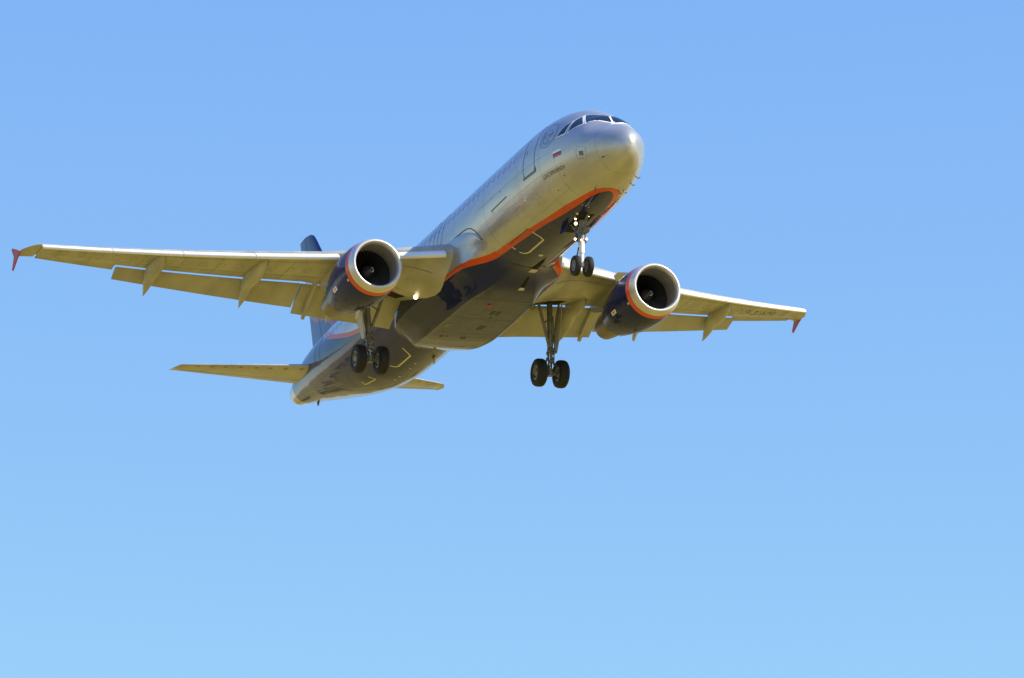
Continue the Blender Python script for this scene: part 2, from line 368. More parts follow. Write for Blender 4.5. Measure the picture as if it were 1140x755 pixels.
ribbon(g, [(3.78+.40*math.cos(a), .46+.40*math.sin(a)/1.97) for a in np.linspace(-2.2, .6, 20)], .07, .005)
g.build('round_emblem', ['faint'], fus, smooth=0)

def text_mesh(body, size, extrude=0.):
    cu = bpy.data.curves.new('lettering', 'FONT'); cu.body = body; cu.size = size; cu.resolution_u = 3; cu.space_character = 1.05
    o = bpy.data.objects.new('lettering', cu); sc.collection.objects.link(o)
    dg = bpy.context.evaluated_depsgraph_get(); me = bpy.data.meshes.new_from_object(o.evaluated_get(dg))
    v = [tuple(p.co) for p in me.vertices]; f = [tuple(p.vertices) for p in me.polygons]
    bpy.data.objects.remove(o); bpy.data.curves.remove(cu); bpy.data.meshes.remove(me)
    return np.array(v), f
def fus_text(name, body, x0, th0, width, height, dth, m, off=.005):
    v, f = text_mesh(body, 1.0); sx_ = width/(v[:, 0].max()-v[:, 0].min()); sy_ = height/(v[:, 1].max()-v[:, 1].min())
    o = []
    for p in v:
        u = (p[0]-v[:, 0].min())*sx_; h = (p[1]-v[:, 1].min())*sy_
        o.append(fp(x0-u, th0+dth*u/width+h/1.97, off))
    g = MB(); g.add(o, f); return g.build(name, [m], fus, smooth=0)
fus_text('name_lettering', 'S.RACHMANINOV', 4.24, -.42, 1.52, .19, -.02, 'lettering')
fus_text('emblem_lettering', 'SKYTEAM', 4.14, .40, .70, .16, 0, 'faint')
# belly antennas and lights
for (x, y, h_) in ((8.8, .05, .7), (22.45, .07, .38), (23.1, .05, .38), (24.28, .08, .36), (24.75, .11, .36)):
    g = MB(); p = fp(x, math.atan2(-1, y/1.9)); g.lathe([(0.03, .14*h_), (-.015, .13*h_), (-.03, .06*h_), (-.033, .01)], p, (0, 0, 1), 14, caps=(False, True)); g.build('belly_light_cover', ['hatch'], fus)
for (x, y) in ((21.75, -.50), (34.6, -.05)):
    zt, zb, w, zc = prof(x); g = MB(); z = zb+(.09 if x < 25 else .12)
    g.loft([[(x-.18, y-.02, z), (x+.18, y-.02, z+(.05 if x > 25 else 0)), (x+.18, y+.02, z), (x-.18, y+.02, z)], [(x+.02, y-.01, z-.26), (x+.16, y-.01, z-.26), (x+.16, y+.01, z-.26), (x+.02, y+.01, z-.26)]], True, (True, True)); g.build('blade_antenna', ['hatch' if x < 25 else 'line'], fus)

# satellite/radio dome and blade on the spine
g = MB(); z = 2.2; g.loft([[(8.8, -.02, z), (9.2, -.02, z), (9.2, .02, z), (8.8, .02, z)], [(9.02, -.01, z+.32), (9.16, -.01, z+.32), (9.16, .01, z+.32), (9.02, .01, z+.32)]], True, (True, True)); g.build('blade_antenna', ['silver'], fus)

g = MB(); ribbon(g, [(10.45, -.56), (10.57, -.41), (10.8, -.27), (11.06, -.19), (11.4, -.135), (11.83, -.115), (12.6, -.105), (13.3, -.10)], .035, .012); g.build('fairing_seam', ['line'], fus, smooth=0)
# ------------------------------------------------------------------ wing-body fairing
FX = [9.9, 10.4, 11.0, 12.0, 13.5, 15.5, 17.5, 18.8, 19.5, 20.0, 20.5, 21.0, 21.5, 22.0]
fb = pchip(FX, [-1.86, -2.0, -2.12, -2.26, -2.36, -2.39, -2.38, -2.28, -2.18, -2.07, -1.94, -1.79, -1.62, -1.46])
fw = pchip(FX, [1.45, 1.85, 1.98, 2.08, 2.16, 2.22, 2.24, 2.18, 2.03, 1.78, 1.46, 1.12, .80, .5])
ft = pchip(FX, [-1.3, -1.0, -.42, -.16, -.08, -.08, -.12, -.25, -.4, -.6, -.75, -.9, -1.0, -1.1])
fk = pchip([9.9, 11, 12, 13.5, 17, 19, 20, 22], [.30, .38, .50, .64, .66, .64, .60, .5])
def fring(x):
    zb, w, zt = fb(x), fw(x), ft(x); k = fk(x); zm = -1.40 if zb < -1.9 else zb*.74
    ctrl = [(0, zb), (w*k*.8, zb+.012), (w*k, zb+.05), (w*(k+.97)/2, zb+.05+(zm-zb)*.45), (w*.97, zb+(zm-zb)*.85), (w, zm+.05), (w*.99, zm+.35), (w*.96, max(zt, zm+.5)), (w*.6, max(zt, zm+.5)+.1)]
    pts = []
    for i in range(len(ctrl)-1):
        p0, p1, p2, p3 = [np.array(ctrl[max(0, min(len(ctrl)-1, i+d))]) for d in (-1, 0, 1, 2)]
        for t in np.linspace(0, 1, 7)[:-1]:
            pts.append(.5*((2*p1)+(-p0+p2)*t+(2*p0-5*p1+4*p2-p3)*t*t+(-p0+3*p1-3*p2+p3)*t**3))
    pts.append(np.array(ctrl[-1]))
    b = np.clip((x-10.0)/2.2, 0, 1); b = b*b*(3-2*b)                # grows out of the round fuselage
    o = []
    for y, z in pts:
        a = math.atan2(y, -(z-.155)); c = (1.985*math.sin(a), .155-2.08*math.cos(a)); q = b if x < 14 else 1
        if x < 14: o.append((y*q+c[0]*(1-q)*(.985 if x < 10.3 else 1), z*q+c[1]*(1-q)))
        else: o.append((y, z))
    return [(x, y, z) for y, z in o] + [(x, -y, z) for y, z in reversed(o[1:])]
mb = MB(); mb.loft([fring(x) for x in np.arange(10.2, 22.01, .1)], True, (True, True))
V = np.array(mb.v)
zu = np.interp(V[:, 0], [9.9, 10.4, 13.5, 14.2, 16, 22], [-1.38, -1.38, -1.36, -1.33, -.2, 0]); zl_ = np.interp(V[:, 0], [9.9, 10.4, 13.5, 14.2, 16, 22], [-1.55, -1.56, -1.53, -1.47, -.2, 0])
mb.at = {'band_out': (zu-V[:, 2]), 'band_in': (zl_-V[:, 2])}
M['fairing_livery'] = livery('fairing_livery')
fair = mb.build('belly_fairing', ['fairing_livery'], smooth=50)
def fz(x, y):
    r = np.array(fring(x)); n = (len(r)+1)//2; h = r[:n]; return np.interp(abs(y), h[:24, 1], h[:24, 2])
def fpatch(name, x0, x1, y0, y1, m, skew=0., t=.02):
    g = MB(); rows = []
    for x in np.linspace(x0, x1, 4):
        rows.append([(x, y+skew*(x-x0), fz(x, y+skew*(x-x0))-.006) for y in np.linspace(y0, y1, 4)])
    g.loft(rows, closed=False); return g.build(name, [m], fair, smooth=0)
fpatch('air_outlet', 12.2, 12.6, .70, .98, 'line', -.1); fpatch('air_outlet', 14.2, 14.62, -.45, -.30, 'line'); fpatch('air_outlet', 14.2, 14.62, -.22, -.07, 'line')
fpatch('air_outlet', 15.95, 16.45, -.50, -.25, 'line', .1); fpatch('drain_panel', 14.9, 15.05, -.32, -.22, 'line'); fpatch('air_outlet', 16.0, 16.42, .95, 1.18, 'sill', .1)
fpatch('drain_panel', 17.5, 17.68, .72, .86, 'line'); fpatch('drain_panel', 17.45, 17.6, .54, .62, 'line'); fpatch('drain_panel', 17.45, 17.72, -.22, -.02, 'line')
for x0, x1, y0, y1 in ((15.2, 15.225, -1.35, 1.35), (13.05, 13.07, -1.2, 1.2), (17.0, 17.02, -1.2, 1.25), (13.05, 19.2, -.012, .006)):
    fpatch('panel_seam', x0, x1, y0, y1, 'sill')
g = MB(); g.lathe([(0, .10), (-.03, .08), (-.06, .05), (-.07, .01)], (13.6, .30, fz(13.6, .3)), (0, 0, 1), 14, caps=(False, True)); g.build('beacon', ['fence'], fair)
# two scooped air inlets ahead of the fairing
for x0, y0, k_ in ((9.35, -.30, 1.), (10.75, -.34, .72)):
    g = MB(); z0 = min(prof(x0)[1], fz(max(x0, 9.95), y0))+.01
    zz = lambda x, y: min(prof(x)[1] if abs(y) < .5 else 9, fz(x, y) if x > 10.25 else 9)-.014
    g.loft([[(x0+s, y0-.11*k_*(.4+.6*s), zz(x0+s, y0)), (x0+s, y0+.11*k_*(.4+.6*s), zz(x0+s, y0))] for s in np.linspace(1-k_, 1, 6)], closed=False); z0 = zz(x0+1.0, y0)+.02
    g.build('air_inlet', ['black'], fair, smooth=0)
    g = MB(); g.loft([[(x0+1.0, y0-.13*k_, z0), (x0+1.0, y0+.13*k_, z0), (x0+1.03, y0+.13*k_, z0-.08), (x0+1.03, y0-.13*k_, z0-.08)], [(x0+1.35, y0-.15, z0), (x0+1.35, y0+.15, z0), (x0+1.35, y0+.15, z0-.03), (x0+1.35, y0-.15, z0-.03)]], True, (True, True)); g.build('inlet_lip', ['hatch'], fair)

# ------------------------------------------------------------------ wings
def zref(y): return -1.12+.062*y+.0036*y*y
def LE(y): return 14.45+.52*(y-5.75)
def TE(y): return 19.15 if y <= 6.4 else 19.15+.235*(y-6.4)
def tc_(y): return float(np.interp(y, [1.5, 6.4, 17], [.150, .118, .108]))
def yt(c): return 5*(.2969*math.sqrt(c)-.126*c-.3516*c*c+.2843*c**3-.1036*c**4)
FILC = pchip([0, .12, .33, .6, .8, 1], [.6, .78, 1, .72, .5, .35])
def zlow(y, c, root=1.):
    ch = TE(y)-LE(y); t = tc_(y)*ch; cc = min(max(c, 0), 1)
    fil = .72*min(1., max(0, (4.1-y)/2.0))**1.9*min(1, (cc/.12)**.5)*float(FILC(cc))*root
    return zref(y)+.40*t*(1-2*yt(cc)) + .28*t*max(0, c-.55)/.45 - fil
def zup(y, c): ch = TE(y)-LE(y); t = tc_(y)*ch; return zref(y)+.40*t+.60*t*2*yt(min(max(c, 0), 1)) + .10*t*max(0, c-.55)/.45*(1-c)*2
def wpt(y, c, up): return (LE(y)+c*(TE(y)-LE(y)), y, zup(y, c) if up else zlow(y, c))
def cut(y):
    if y < 6.4: return (18.02-LE(y))/(TE(y)-LE(y))
    return float(np.interp(y, [6.4, 13.2, 17], [(18.02-LE(6.4))/(TE(6.4)-LE(6.4)), .78, .76]))
def mir(p, s): return (p[0], p[1]*s, p[2])
def seg(y0, y1, n): return list(np.linspace(y0, y1, n))

def flap_section(le, te, th, n=9):
    """cambered aerofoil ring between a leading and a trailing edge point in an x-z plane"""
    le, te = np.array(le), np.array(te); d = te-le; ch = np.linalg.norm(d); e = d/ch; nn = np.array([e[2], 0, -e[0]])   # nn points down
    nn = nn if nn[2] < 0 else -nn
    up = [le+e*ch*c-nn*(yt(c)*2*th*ch*.62+.03*ch*math.sin(math.pi*c)) for c in (1-np.cos(np.linspace(0, math.pi, n)))/2]
    lo = [le+e*ch*c+nn*(yt(c)*2*th*ch*.38-.03*ch*math.sin(math.pi*c)) for c in (1-np.cos(np.linspace(0, math.pi, n)))/2]
    return up+lo[-2:0:-1]

for side, sname in ((1, 'starboard'), (-1, 'port')):
    mb = MB(); ys = seg(1.2, 6.4, 12)+seg(6.8, 13.2, 14)+[13.24]+seg(13.6, 16.3, 7)
    CU = (1-np.cos(np.linspace(0, 1, 14)*math.pi/2))
    rings = []
    for y in ys:
        k = cut(y) if y < 13.22 or y > 16.2 else cut(y)
        kt = min(k+.03, .99)
        lo = [wpt(y, c*k, False) for c in CU]; up = [wpt(y, c*kt, True) for c in CU]
        rings.append([mir(p, side) for p in up[::-1]+lo[1:]])
    mb.loft(rings, True, (True, True))
    # tip cap, rounded in plan
    rings = []
    for s in np.linspace(0, 1, 7):
        y = 16.3+(.62 if side > 0 else .50)*s; xl = LE(16.3)+.02+.62*.52*s+.55*s**2.2; xt = TE(16.3)+.14*s; r = []
        for c in list((1-np.cos(np.linspace(0, 1, 12)*math.pi))/2):
            r.append((xl+(xt-xl)*c, y, zref(y)+.1-.10*s+.6*.11*(xt-xl)*2*yt(c)*(1-.5*s)))
        for c in list((1-np.cos(np.linspace(0, 1, 12)*math.pi))/2)[-2:0:-1]:
            r.append((xl+(xt-xl)*c, y, zref(y)+.1-.10*s-.4*.11*(xt-xl)*2*yt(c)*(1-.5*s)))
        rings.append([mir(p, side) for p in r])
    mb.loft(rings, True, (True, True))
    wing = mb.build('wing', ['wing'], smooth=40)
    # panel joints and access covers under the wing
    g = MB()
    for y in (3.2, 7.4, 8.6, 9.9, 11.2, 12.6, 14.4, 15.6):
        g.loft([[mir((wpt(y, c, 0)[0], y-.008, wpt(y, c, 0)[2]-.005), side), mir((wpt(y, c, 0)[0], y+.008, wpt(y, c, 0)[2]-.005), side)] for c in np.linspace(.09, cut(y)-.03, 14)], closed=False)
    for c0 in (.13, .52):
        g.loft([[mir((wpt(y, c0, 0)[0], y, wpt(y, c0, 0)[2]-.005), side), mir((wpt(y, c0+.006, 0)[0], y, wpt(y, c0+.006, 0)[2]-.005), side)] for y in seg(2.6, 16.2, 40)], closed=False)
    for y in np.arange(3.0, 15.6, .62):
        pts = [wpt(y+.14*math.cos(a), .33+.20/(TE(y)-LE(y))*math.sin(a)*1.3, 0) for a in np.linspace(0, 2*math.pi, 13)]
        pin = [wpt(y+.125*math.cos(a), .33+.18/(TE(y)-LE(y))*math.sin(a)*1.3, 0) for a in np.linspace(0, 2*math.pi, 13)]
        g.loft([[mir((a[0], a[1], a[2]-.004), side), mir((b[0], b[1], b[2]-.004), side)] for a, b in zip(pts, pin)], closed=False)
    g.build('panel_seam', ['seam'], wing, smooth=0)
    # slats: D-nosed shells pushed forward and drooped
    for (ya, yb) in ((2.45, 5.42), (6.10, 8.95), (9.0, 11.45), (11.5, 13.9), (13.95, 16.36 if side > 0 else 16.26)):
        mb = MB(); rings = []
        for y in seg(ya, yb, 8):
            ch = TE(y)-LE(y); sl = .30+.055*ch; x0 = LE(y)-.30; z0 = zref(y)+.40*tc_(y)*ch-.17-.012*ch
            r = .028*ch+.045
            P = []
            # upper trailing edge -> nose -> lower heel -> hollow rear face
            for px, pz in ((sl*1.12, .50*sl), (sl*.85, .45*sl), (sl*.55, .36*sl), (sl*.30, .24*sl), (sl*.13, .14*sl), (sl*.03, .05*sl), (0, -.02*sl), (sl*.02, -.08*sl), (sl*.08, -.13*sl), (sl*.17, -.15*sl), (sl*.26, -.12*sl), (sl*.36, .0*sl), (sl*.55, .18*sl), (sl*.8, .33*sl), (sl*1.12, .47*sl)):
                P.append(mir((x0+px, y, z0+pz*1.15), side))
            rings.append(P)
        mb.loft(rings, True, (True, True)); mb.build('slat', ['slat'], wing, smooth=40)
    # flaps
    for (ya, yb) in ((2.20, 6.375), (6.43, 13.26)):
        mb = MB(); rings = []
        for y in seg(ya, yb, 14):
            xg = LE(y)+cut(y)*(TE(y)-LE(y)); zg = zlow(y, cut(y), .25)
            if y < 6.4: ch, dx = float(np.interp(y, [2.3, 6.4], [1.80, 1.66])), .06
            else: ch, dx = float(np.interp(y, [6.4, 13.2], [1.40, .80])), .05
            a = math.radians(27 if y < 6.4 else float(np.interp(y, [6.4, 13.2], [25, 19])))
            le = (xg+dx, y, zg-.055); te = (xg+dx+ch*math.cos(a), y, zg-.055-ch*math.sin(a))
            rings.append([mir(p, side) for p in flap_section(le, te, .13)])
        mb.loft(rings, True, (True, True)); mb.build('flap', ['flap'], wing, smooth=40)
    # aileron
    mb = MB(); rings = []
    for y in seg(13.30, 16.22, 8):
        k = cut(y)+.012; a = [wpt(y, k, True), wpt(y, (k+1)/2, True), wpt(y, 1, True), wpt(y, 1, False), wpt(y, (k+1)/2, False), wpt(y, k, False)]
        rings.append([mir((p[0], p[1], p[2]-.06*max(0, p[0]-a[0][0])), side) for p in a])
    mb.loft(rings, True, (True, True)); mb.build('aileron', ['flap'], wing, smooth=30)
    # flap track fairings
    for (y, xf, xt, zt_, wd) in ((4.97, 16.45, 19.38, -1.56, .30), (8.42, 16.15, 19.85, -1.06, .29), (12.02, 17.9, 20.85, -.52, .27)):
        zf = zlow(y, (xf-LE(y))/(TE(y)-LE(y)))
        xm = LE(y)+cut(y)*(TE(y)-LE(y))-.1; zm = zlow(y, cut(y))
        mb = MB(); rings = []
        for s in np.linspace(0, 1, 22):
            x = xf+(xt-xf)*s
            top = np.interp(x, [xf, xm, xt], [zf+.06, zm+.06, zt_+.10]); belly = (math.sin(math.pi*min(1, s*1.02)**.85)**.75)
            zc = np.interp(x, [xf, xm, xt], [zf+.02, zm-.16, zt_]); hgt = .04+.42*belly*(1 if y > 5 else 1.1); w = .012+wd*belly
            if s < .02: w = .01
            rings.append([mir((x, y+w*math.cos(a), zc+(hgt*.9 if math.sin(a) < 0 else .20*belly+.03)*math.sin(a)), side) for a in np.linspace(0, 2*math.pi, 18, endpoint=False)])
        mb.loft(rings, True, (True, True)); mb.build('flap_track_fairing', ['wing'], wing, smooth=50)
    # short hinge arms in the flap gap
    for y in (5.90,):
        mb = MB(); xg = LE(y)+cut(y)*(TE(y)-LE(y)); zg = zlow(y, cut(y))
        mb.loft([[mir((x, y-.08, z), side), mir((x, y+.08, z), side), mir((x, y+.06, z-h), side), mir((x, y-.06, z-h), side)] for x, z, h in ((xg-.5, zg+.02, .06), (xg+.3, zg-.1, .3), (xg+1.45, zg-.95, .08))], True, (True, True)); mb.build('flap_hinge_arm', ['wing'], wing)
    # wingtip fence
    mb = MB(); yf = 16.93 if side > 0 else 16.80; z0 = zref(16.9)+(.08 if side > 0 else .17)
    pl = [(20.95, z0-.10), (21.5, z0+.16), (22.10, z0+.40), (22.18, z0+.36), (21.86, z0-.04), (22.14, z0-.48), (22.07, z0-.54), (21.45, z0-.26)]
    mb.plate([(x, yf*side, z) for x, z in pl], (0, 1, 0), .05); mb.build('wingtip_fence', ['fence'], wing, smooth=30)
    # landing light hung under the wing root, and a smaller one in the root fillet
    for (x, y, z, r) in ((17.0, 2.42, -1.30, .115), (17.1, 2.30, -1.62, .07)):
        pass
    mb = MB(); c = np.array(mir((15.9, 2.46, zlow(2.46, .49)-.10), side)); ax = np.array([-.93, 0, -.36])
    mb.lathe([(-.02, .105), (.10, .085), (.14, .03)], c, -ax, 18, m=1, caps=(False, True)); mb.lathe([(-.012, .095), (-.04, .075), (-.05, .02)], c, -ax, 18, m=0, caps=(False, True))
    mb.tube([c-ax*.1, c+np.array([.1, 0, .35])], .04, 8, 1)
    wing['mirror'] = sname; del wing['mirror']
    ll = mb.build('landing_light', ['lamp' if side > 0 else 'hub', 'lamprim'], wing)
    if side < 0:
        v, f = text_mesh('VP-BWM', 1.0); x_min, x_max = v[:, 0].min(), v[:, 0].max(); hh = v[:, 1].max()-v[:, 1].min(); o = []
        for p in v:
            s = (p[0]-x_min)/(x_max-x_min); y = 13.05+1.95*s; h = (p[1]-v[:, 1].min())/hh
            c = .60-.30*h; q = wpt(y, c, False); o.append((q[0], -y, q[2]-.006))
        g = MB(); g.add(o, f); g.build('registration_lettering', ['sill'], wing, smooth=0)

# ------------------------------------------------------------------ engines
for side in (1, -1):
    cy, cz, x0 = 5.75*side, -1.93, 11.15
    outer = [(0, .925), (.012, .955), (.04, .985), (.10, 1.02), (.20, 1.052), (.30, 1.075), (.301, 1.076), (.56, 1.11), (.561, 1.111), (.9, 1.135), (1.4, 1.14), (2.0, 1.11), (2.6, 1.03), (3.1, .93), (3.5, .84), (3.75, .78), (3.75, .74), (3.4, .74)]
    mr = [0]*5+[0]+[1]*2+[2]*9
    mr = [0 if outer[i+1][0] <= .301 else 1 if outer[i+1][0] <= .561 else 2 for i in range(len(outer)-1)]
    mb = MB(); mb.lathe(outer[5:], (x0, cy, cz), (1, 0, 0), 64, mrow=mr[5:])
    nac = mb.build('engine', ['lip', 'orange', 'navy'], smooth=40)
    # thin panel joints on the cowl and a strake on its inboard side
    g = MB(); g.lathe([(0, .88), (-.006, .925)], (x0+.0, cy, cz), (-1, 0, 0), 8)
    mb = MB(); inner = [(.30, 1.075), (.20, 1.052), (.10, 1.02), (.04, .985), (.012, .955), (0, .925), (.012, .895), (.05, .865), (.12, .842), (.20, .832)]
    mb.lathe(inner, (x0, cy, cz), (1, 0, 0), 64); mb.build('intake_lip', ['lip'], nac, smooth=60)
    mb = MB(); mb.lathe([(.20, .832), (.45, .84), (.8, .86), (1.15, .868)], (x0, cy, cz), (1, 0, 0), 64); mb.build('intake_duct', ['liner'], nac, smooth=60, fix=False)
    # fan
    mb = MB()
    for k in range(36):
        a0 = 2*math.pi*k/36; rows = []
        for r in np.linspace(.26, .86, 7):
            tw = math.radians(np.interp(r, [.26, .86], [25, 62])); c_ = .17; rows.append([
                (x0+1.05+sg*c_*math.cos(tw)*.5, cy+r*math.cos(a0+sg*c_*math.sin(tw)*.5/r), cz+r*math.sin(a0+sg*c_*math.sin(tw)*.5/r)) for sg in (-1, 0, 1)])
        mb.loft(rows, closed=False)
    mb.lathe([(1.25, .87), (1.25, .02)], (x0, cy, cz), (1, 0, 0), 32, m=1)
    mb.build('fan', ['fan', 'black'], nac, smooth=40, fix=False)
    mb = MB(); sp = [(.62, .004), (.64, .035), (.72, .10), (.85, .18), (.98, .245), (1.06, .275), (1.12, .28)]
    mb.lathe(sp, (x0, cy, cz), (1, 0, 0), 28); spn = mb.build('spinner', ['spinner'], nac, smooth=60)
    rows = []
    for k, a in enumerate(np.linspace(0, 4.4, 16)):
        r = .03+.075*k/15; wd = .006+.028*math.sin(math.pi*k/15)
        row = []
        for rr in (r-wd*.5, r+wd*.7):
            xx = np.interp(rr, [p[1] for p in sp], [p[0] for p in sp]); row.append((x0+xx-.006, cy+rr*math.cos(a+.6), cz+rr*math.sin(a+.6)))
        rows.append(row)
    g = MB(); g.loft(rows, closed=False); o_ = g.build('spinner_swirl', ['white'], nac, smooth=0)
    # core cowl, nozzle, plug
    mb = MB(); mb.lathe([(3.2, .64), (3.7, .62), (4.3, .58), (4.9, .51), (5.25, .45), (5.25, .42), (4.9, .42)], (x0, cy, cz), (1, 0, 0), 40); mb.build('exhaust_nozzle', ['exhaust'], nac, smooth=45)
    mb = MB(); mb.lathe([(4.8, .33), (5.3, .27), (5.7, .15), (6.0, .03), (6.01, .005)], (x0, cy, cz), (1, 0, 0), 28); mb.build('exhaust_plug', ['exhaust'], nac, smooth=60)
    mb = MB(); a = math.radians(48); ci, si = -side*math.cos(a), math.sin(a)
    pl = [(x0+.95, 1.15), (x0+1.55, 1.42), (x0+2.0, 1.42), (x0+2.1, 1.17)]
    mb.plate([(x, cy+r*ci, cz+r*si) for x, r in pl], (0, -si, ci), .03); mb.build('strake', ['silver'], nac, smooth=0)
    # pylon
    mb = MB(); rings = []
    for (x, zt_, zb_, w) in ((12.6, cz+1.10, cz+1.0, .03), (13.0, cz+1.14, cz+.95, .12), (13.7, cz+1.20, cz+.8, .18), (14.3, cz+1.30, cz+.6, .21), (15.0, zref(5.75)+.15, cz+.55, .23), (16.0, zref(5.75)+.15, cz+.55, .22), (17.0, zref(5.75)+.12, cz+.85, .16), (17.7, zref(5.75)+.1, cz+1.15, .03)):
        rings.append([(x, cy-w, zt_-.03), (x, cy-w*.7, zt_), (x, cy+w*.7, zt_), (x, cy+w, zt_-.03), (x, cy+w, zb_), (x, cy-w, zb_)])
    mb.loft(rings, True, (True, True), mrow=[1, 1, 1, 0, 0, 0, 0]); mb.build('pylon', ['wing', 'navy'], nac, smooth=30)  # front rows in navy stand in for the shade above the nacelle
    # cowl markings: small red and white placard, latch, drain, joint lines
    def npnt(x, a, off=.006):
        r = np.interp(x-x0, [p[0] for p in outer[:16]], [p[1] for p in outer[:16]])+off; return (x, cy+r*math.cos(a), cz+r*math.sin(a))
    def npatch(g, xa, xb, a0, a1, m=0, off=.006, nx=3, na=4):
        g.loft([[npnt(x, a, off) for a in np.linspace(a0, a1, na)] for x in np.linspace(xa, xb, nx)], closed=False, m=m)
    for x_, ang in ((1.05, -.42), (1.05, math.pi+.42)):
        g = MB(); npatch(g, x0+x_+.75, x0+x_+1.25, ang-.07, ang+.07, 0); npatch(g, x0+x_+.85, x0+x_+1.15, ang-.03, ang+.03, 1, .010); g.build('cowl_placard', ['white', 'red'], nac, smooth=0)
        g = MB(); npatch(g, x0+.58, x0+.70, ang-.12, ang-.04, 0); g.build('cowl_access_cover', ['hatch'], nac, smooth=0)
    g = MB()
    for x_ in (1.02, 2.55): npatch(g, x0+x_, x0+x_+.02, 0, 2*math.pi, 0, .004, 2, 60)
    npatch(g, x0+.6, x0+3.9, -math.pi/2-.008, -math.pi/2+.008, 0, .004, 20, 2)
    npatch(g, x0+1.5, x0+1.75, -1.35, -1.28); npatch(g, x0+2.3, x0+2.5, -1.9, -1.82); npatch(g, x0+1.9, x0+2.15, -1.0, -.93)
    g.build('cowl_joint', ['line'], nac, smooth=0)
    g = MB(); g.plate([(x0+2.2, cy, cz-1.15), (x0+2.55, cy, cz-1.13), (x0+2.6, cy, cz-1.38), (x0+2.45, cy, cz-1.36)], (0, 1, 0), .05); g.build('drain_mast', ['hatch'], nac, smooth=0)

# ------------------------------------------------------------------ tail
def navy_tail():
    """blue fin with the pale striped flag sweep near its foot"""
    m = mat('fin_livery', NAVY, .35, 0, .45, .05, ior=1.25); n, l = m.node_tree.nodes, m.node_tree.links; b = n['Principled BSDF']
    tc = n.new('ShaderNodeTexCoord'); sx = n.new('ShaderNodeSeparateXYZ'); l.new(tc.outputs['Object'], sx.inputs[0])
    # wavy coordinate: height + sweep + ripple
    w = n.new('ShaderNodeMath'); w.operation = 'MULTIPLY_ADD'; w.inputs[1].default_value = -.55; l.new(sx.outputs['X'], w.inputs[0]); l.new(sx.outputs['Z'], w.inputs[2])
    s = n.new('ShaderNodeMath'); s.operation = 'SINE'; k = n.new('ShaderNodeMath'); k.operation = 'MULTIPLY'; k.inputs[1].default_value = 1.5
    l.new(sx.outputs['X'], k.inputs[0]); l.new(k.outputs[0], s.inputs[0])
    a = n.new('ShaderNodeMath'); a.operation = 'MULTIPLY_ADD'; a.inputs[1].default_value = .25; l.new(s.outputs[0], a.inputs[0]); l.new(w.outputs[0], a.inputs[2])
    cr = n.new('ShaderNodeValToRGB'); cr.color_ramp.interpolation = 'CONSTANT'; e = cr.color_ramp.elements
    mr = n.new('ShaderNodeMapRange'); mr.inputs['From Min'].default_value = -18.5; mr.inputs['From Max'].default_value = -10.5; l.new(a.outputs[0], mr.inputs['Value']); l.new(mr.outputs[0], cr.inputs[0])
    stops = [(0, (.02, .04, .20)), (.44, (.34, .06, .09)), (.50, (.03, .055, .22)), (.58, (.38, .40, .44)), (.66, NAVY)]
    e[0].position, e[0].color = stops[0][0], (*stops[0][1], 1); e[1].position, e[1].color = stops[1][0], (*stops[1][1], 1)
    for p_, c_ in stops[2:]:
        x = e.new(p_); x.color = (*c_, 1)
    l.new(cr.outputs[0], b.inputs['Base Color']); return m
M['fin'] = navy_tail()
def surf_ring(le, te, y_or_z, tcr, vertical, n=10):
    ch = te[0]-le[0]; cs = (1-np.cos(np.linspace(0, math.pi, n)))/2; r = []
    for sg in (1, -1):
        for c in (cs if sg > 0 else cs[-2:0:-1]):
            h = sg*yt(c)*tcr*ch
            base = [le[i]+(te[i]-le[i])*c for i in range(3)]
            if vertical: base[1] += h
            else: base[2] += h
            r.append(tuple(base))
    return r
FZ = [1.7, 2.0, 2.35, 2.8, 4.0, 5.5, 6.8, 7.45, 7.72, 7.86, 7.92]
FLE = [25.6, 27.4, 29.0, 30.15, 31.2, 32.45, 33.55, 34.12, 34.42, 34.75, 35.1]
fte = lambda z: np.interp(z, [1.7, 2.6, 4.6, 7.9], [34.75, 34.95, 35.36, 36.22])
mb = MB(); hinge = lambda z: fte(z)-np.interp(z, [2, 7.9], [1.75, .85])
mb.loft([[p for p in surf_ring((x, 0, z), (fte(z)-(.9 if False else 0), 0, z), 0, .10 if z > 2.3 else .035, True, 14)] for x, z in zip(FLE, FZ)], True, (True, True))
fin = mb.build('tail_fin', ['fin'], smooth=50)
g = MB()
for sg in (1, -1):
    rows = []
    for z in np.linspace(2.3, 7.85, 12):
        xl = np.interp(z, FZ, FLE); ch = fte(z)-xl; x = hinge(z); c = (x-xl)/ch; y = sg*(yt(c)*.10*ch+.006); rows.append([(x, y, z), (x+.03, y, z)])
    g.loft(rows, closed=False)
g.build('rudder_hinge_line', ['line'], fin, smooth=0)
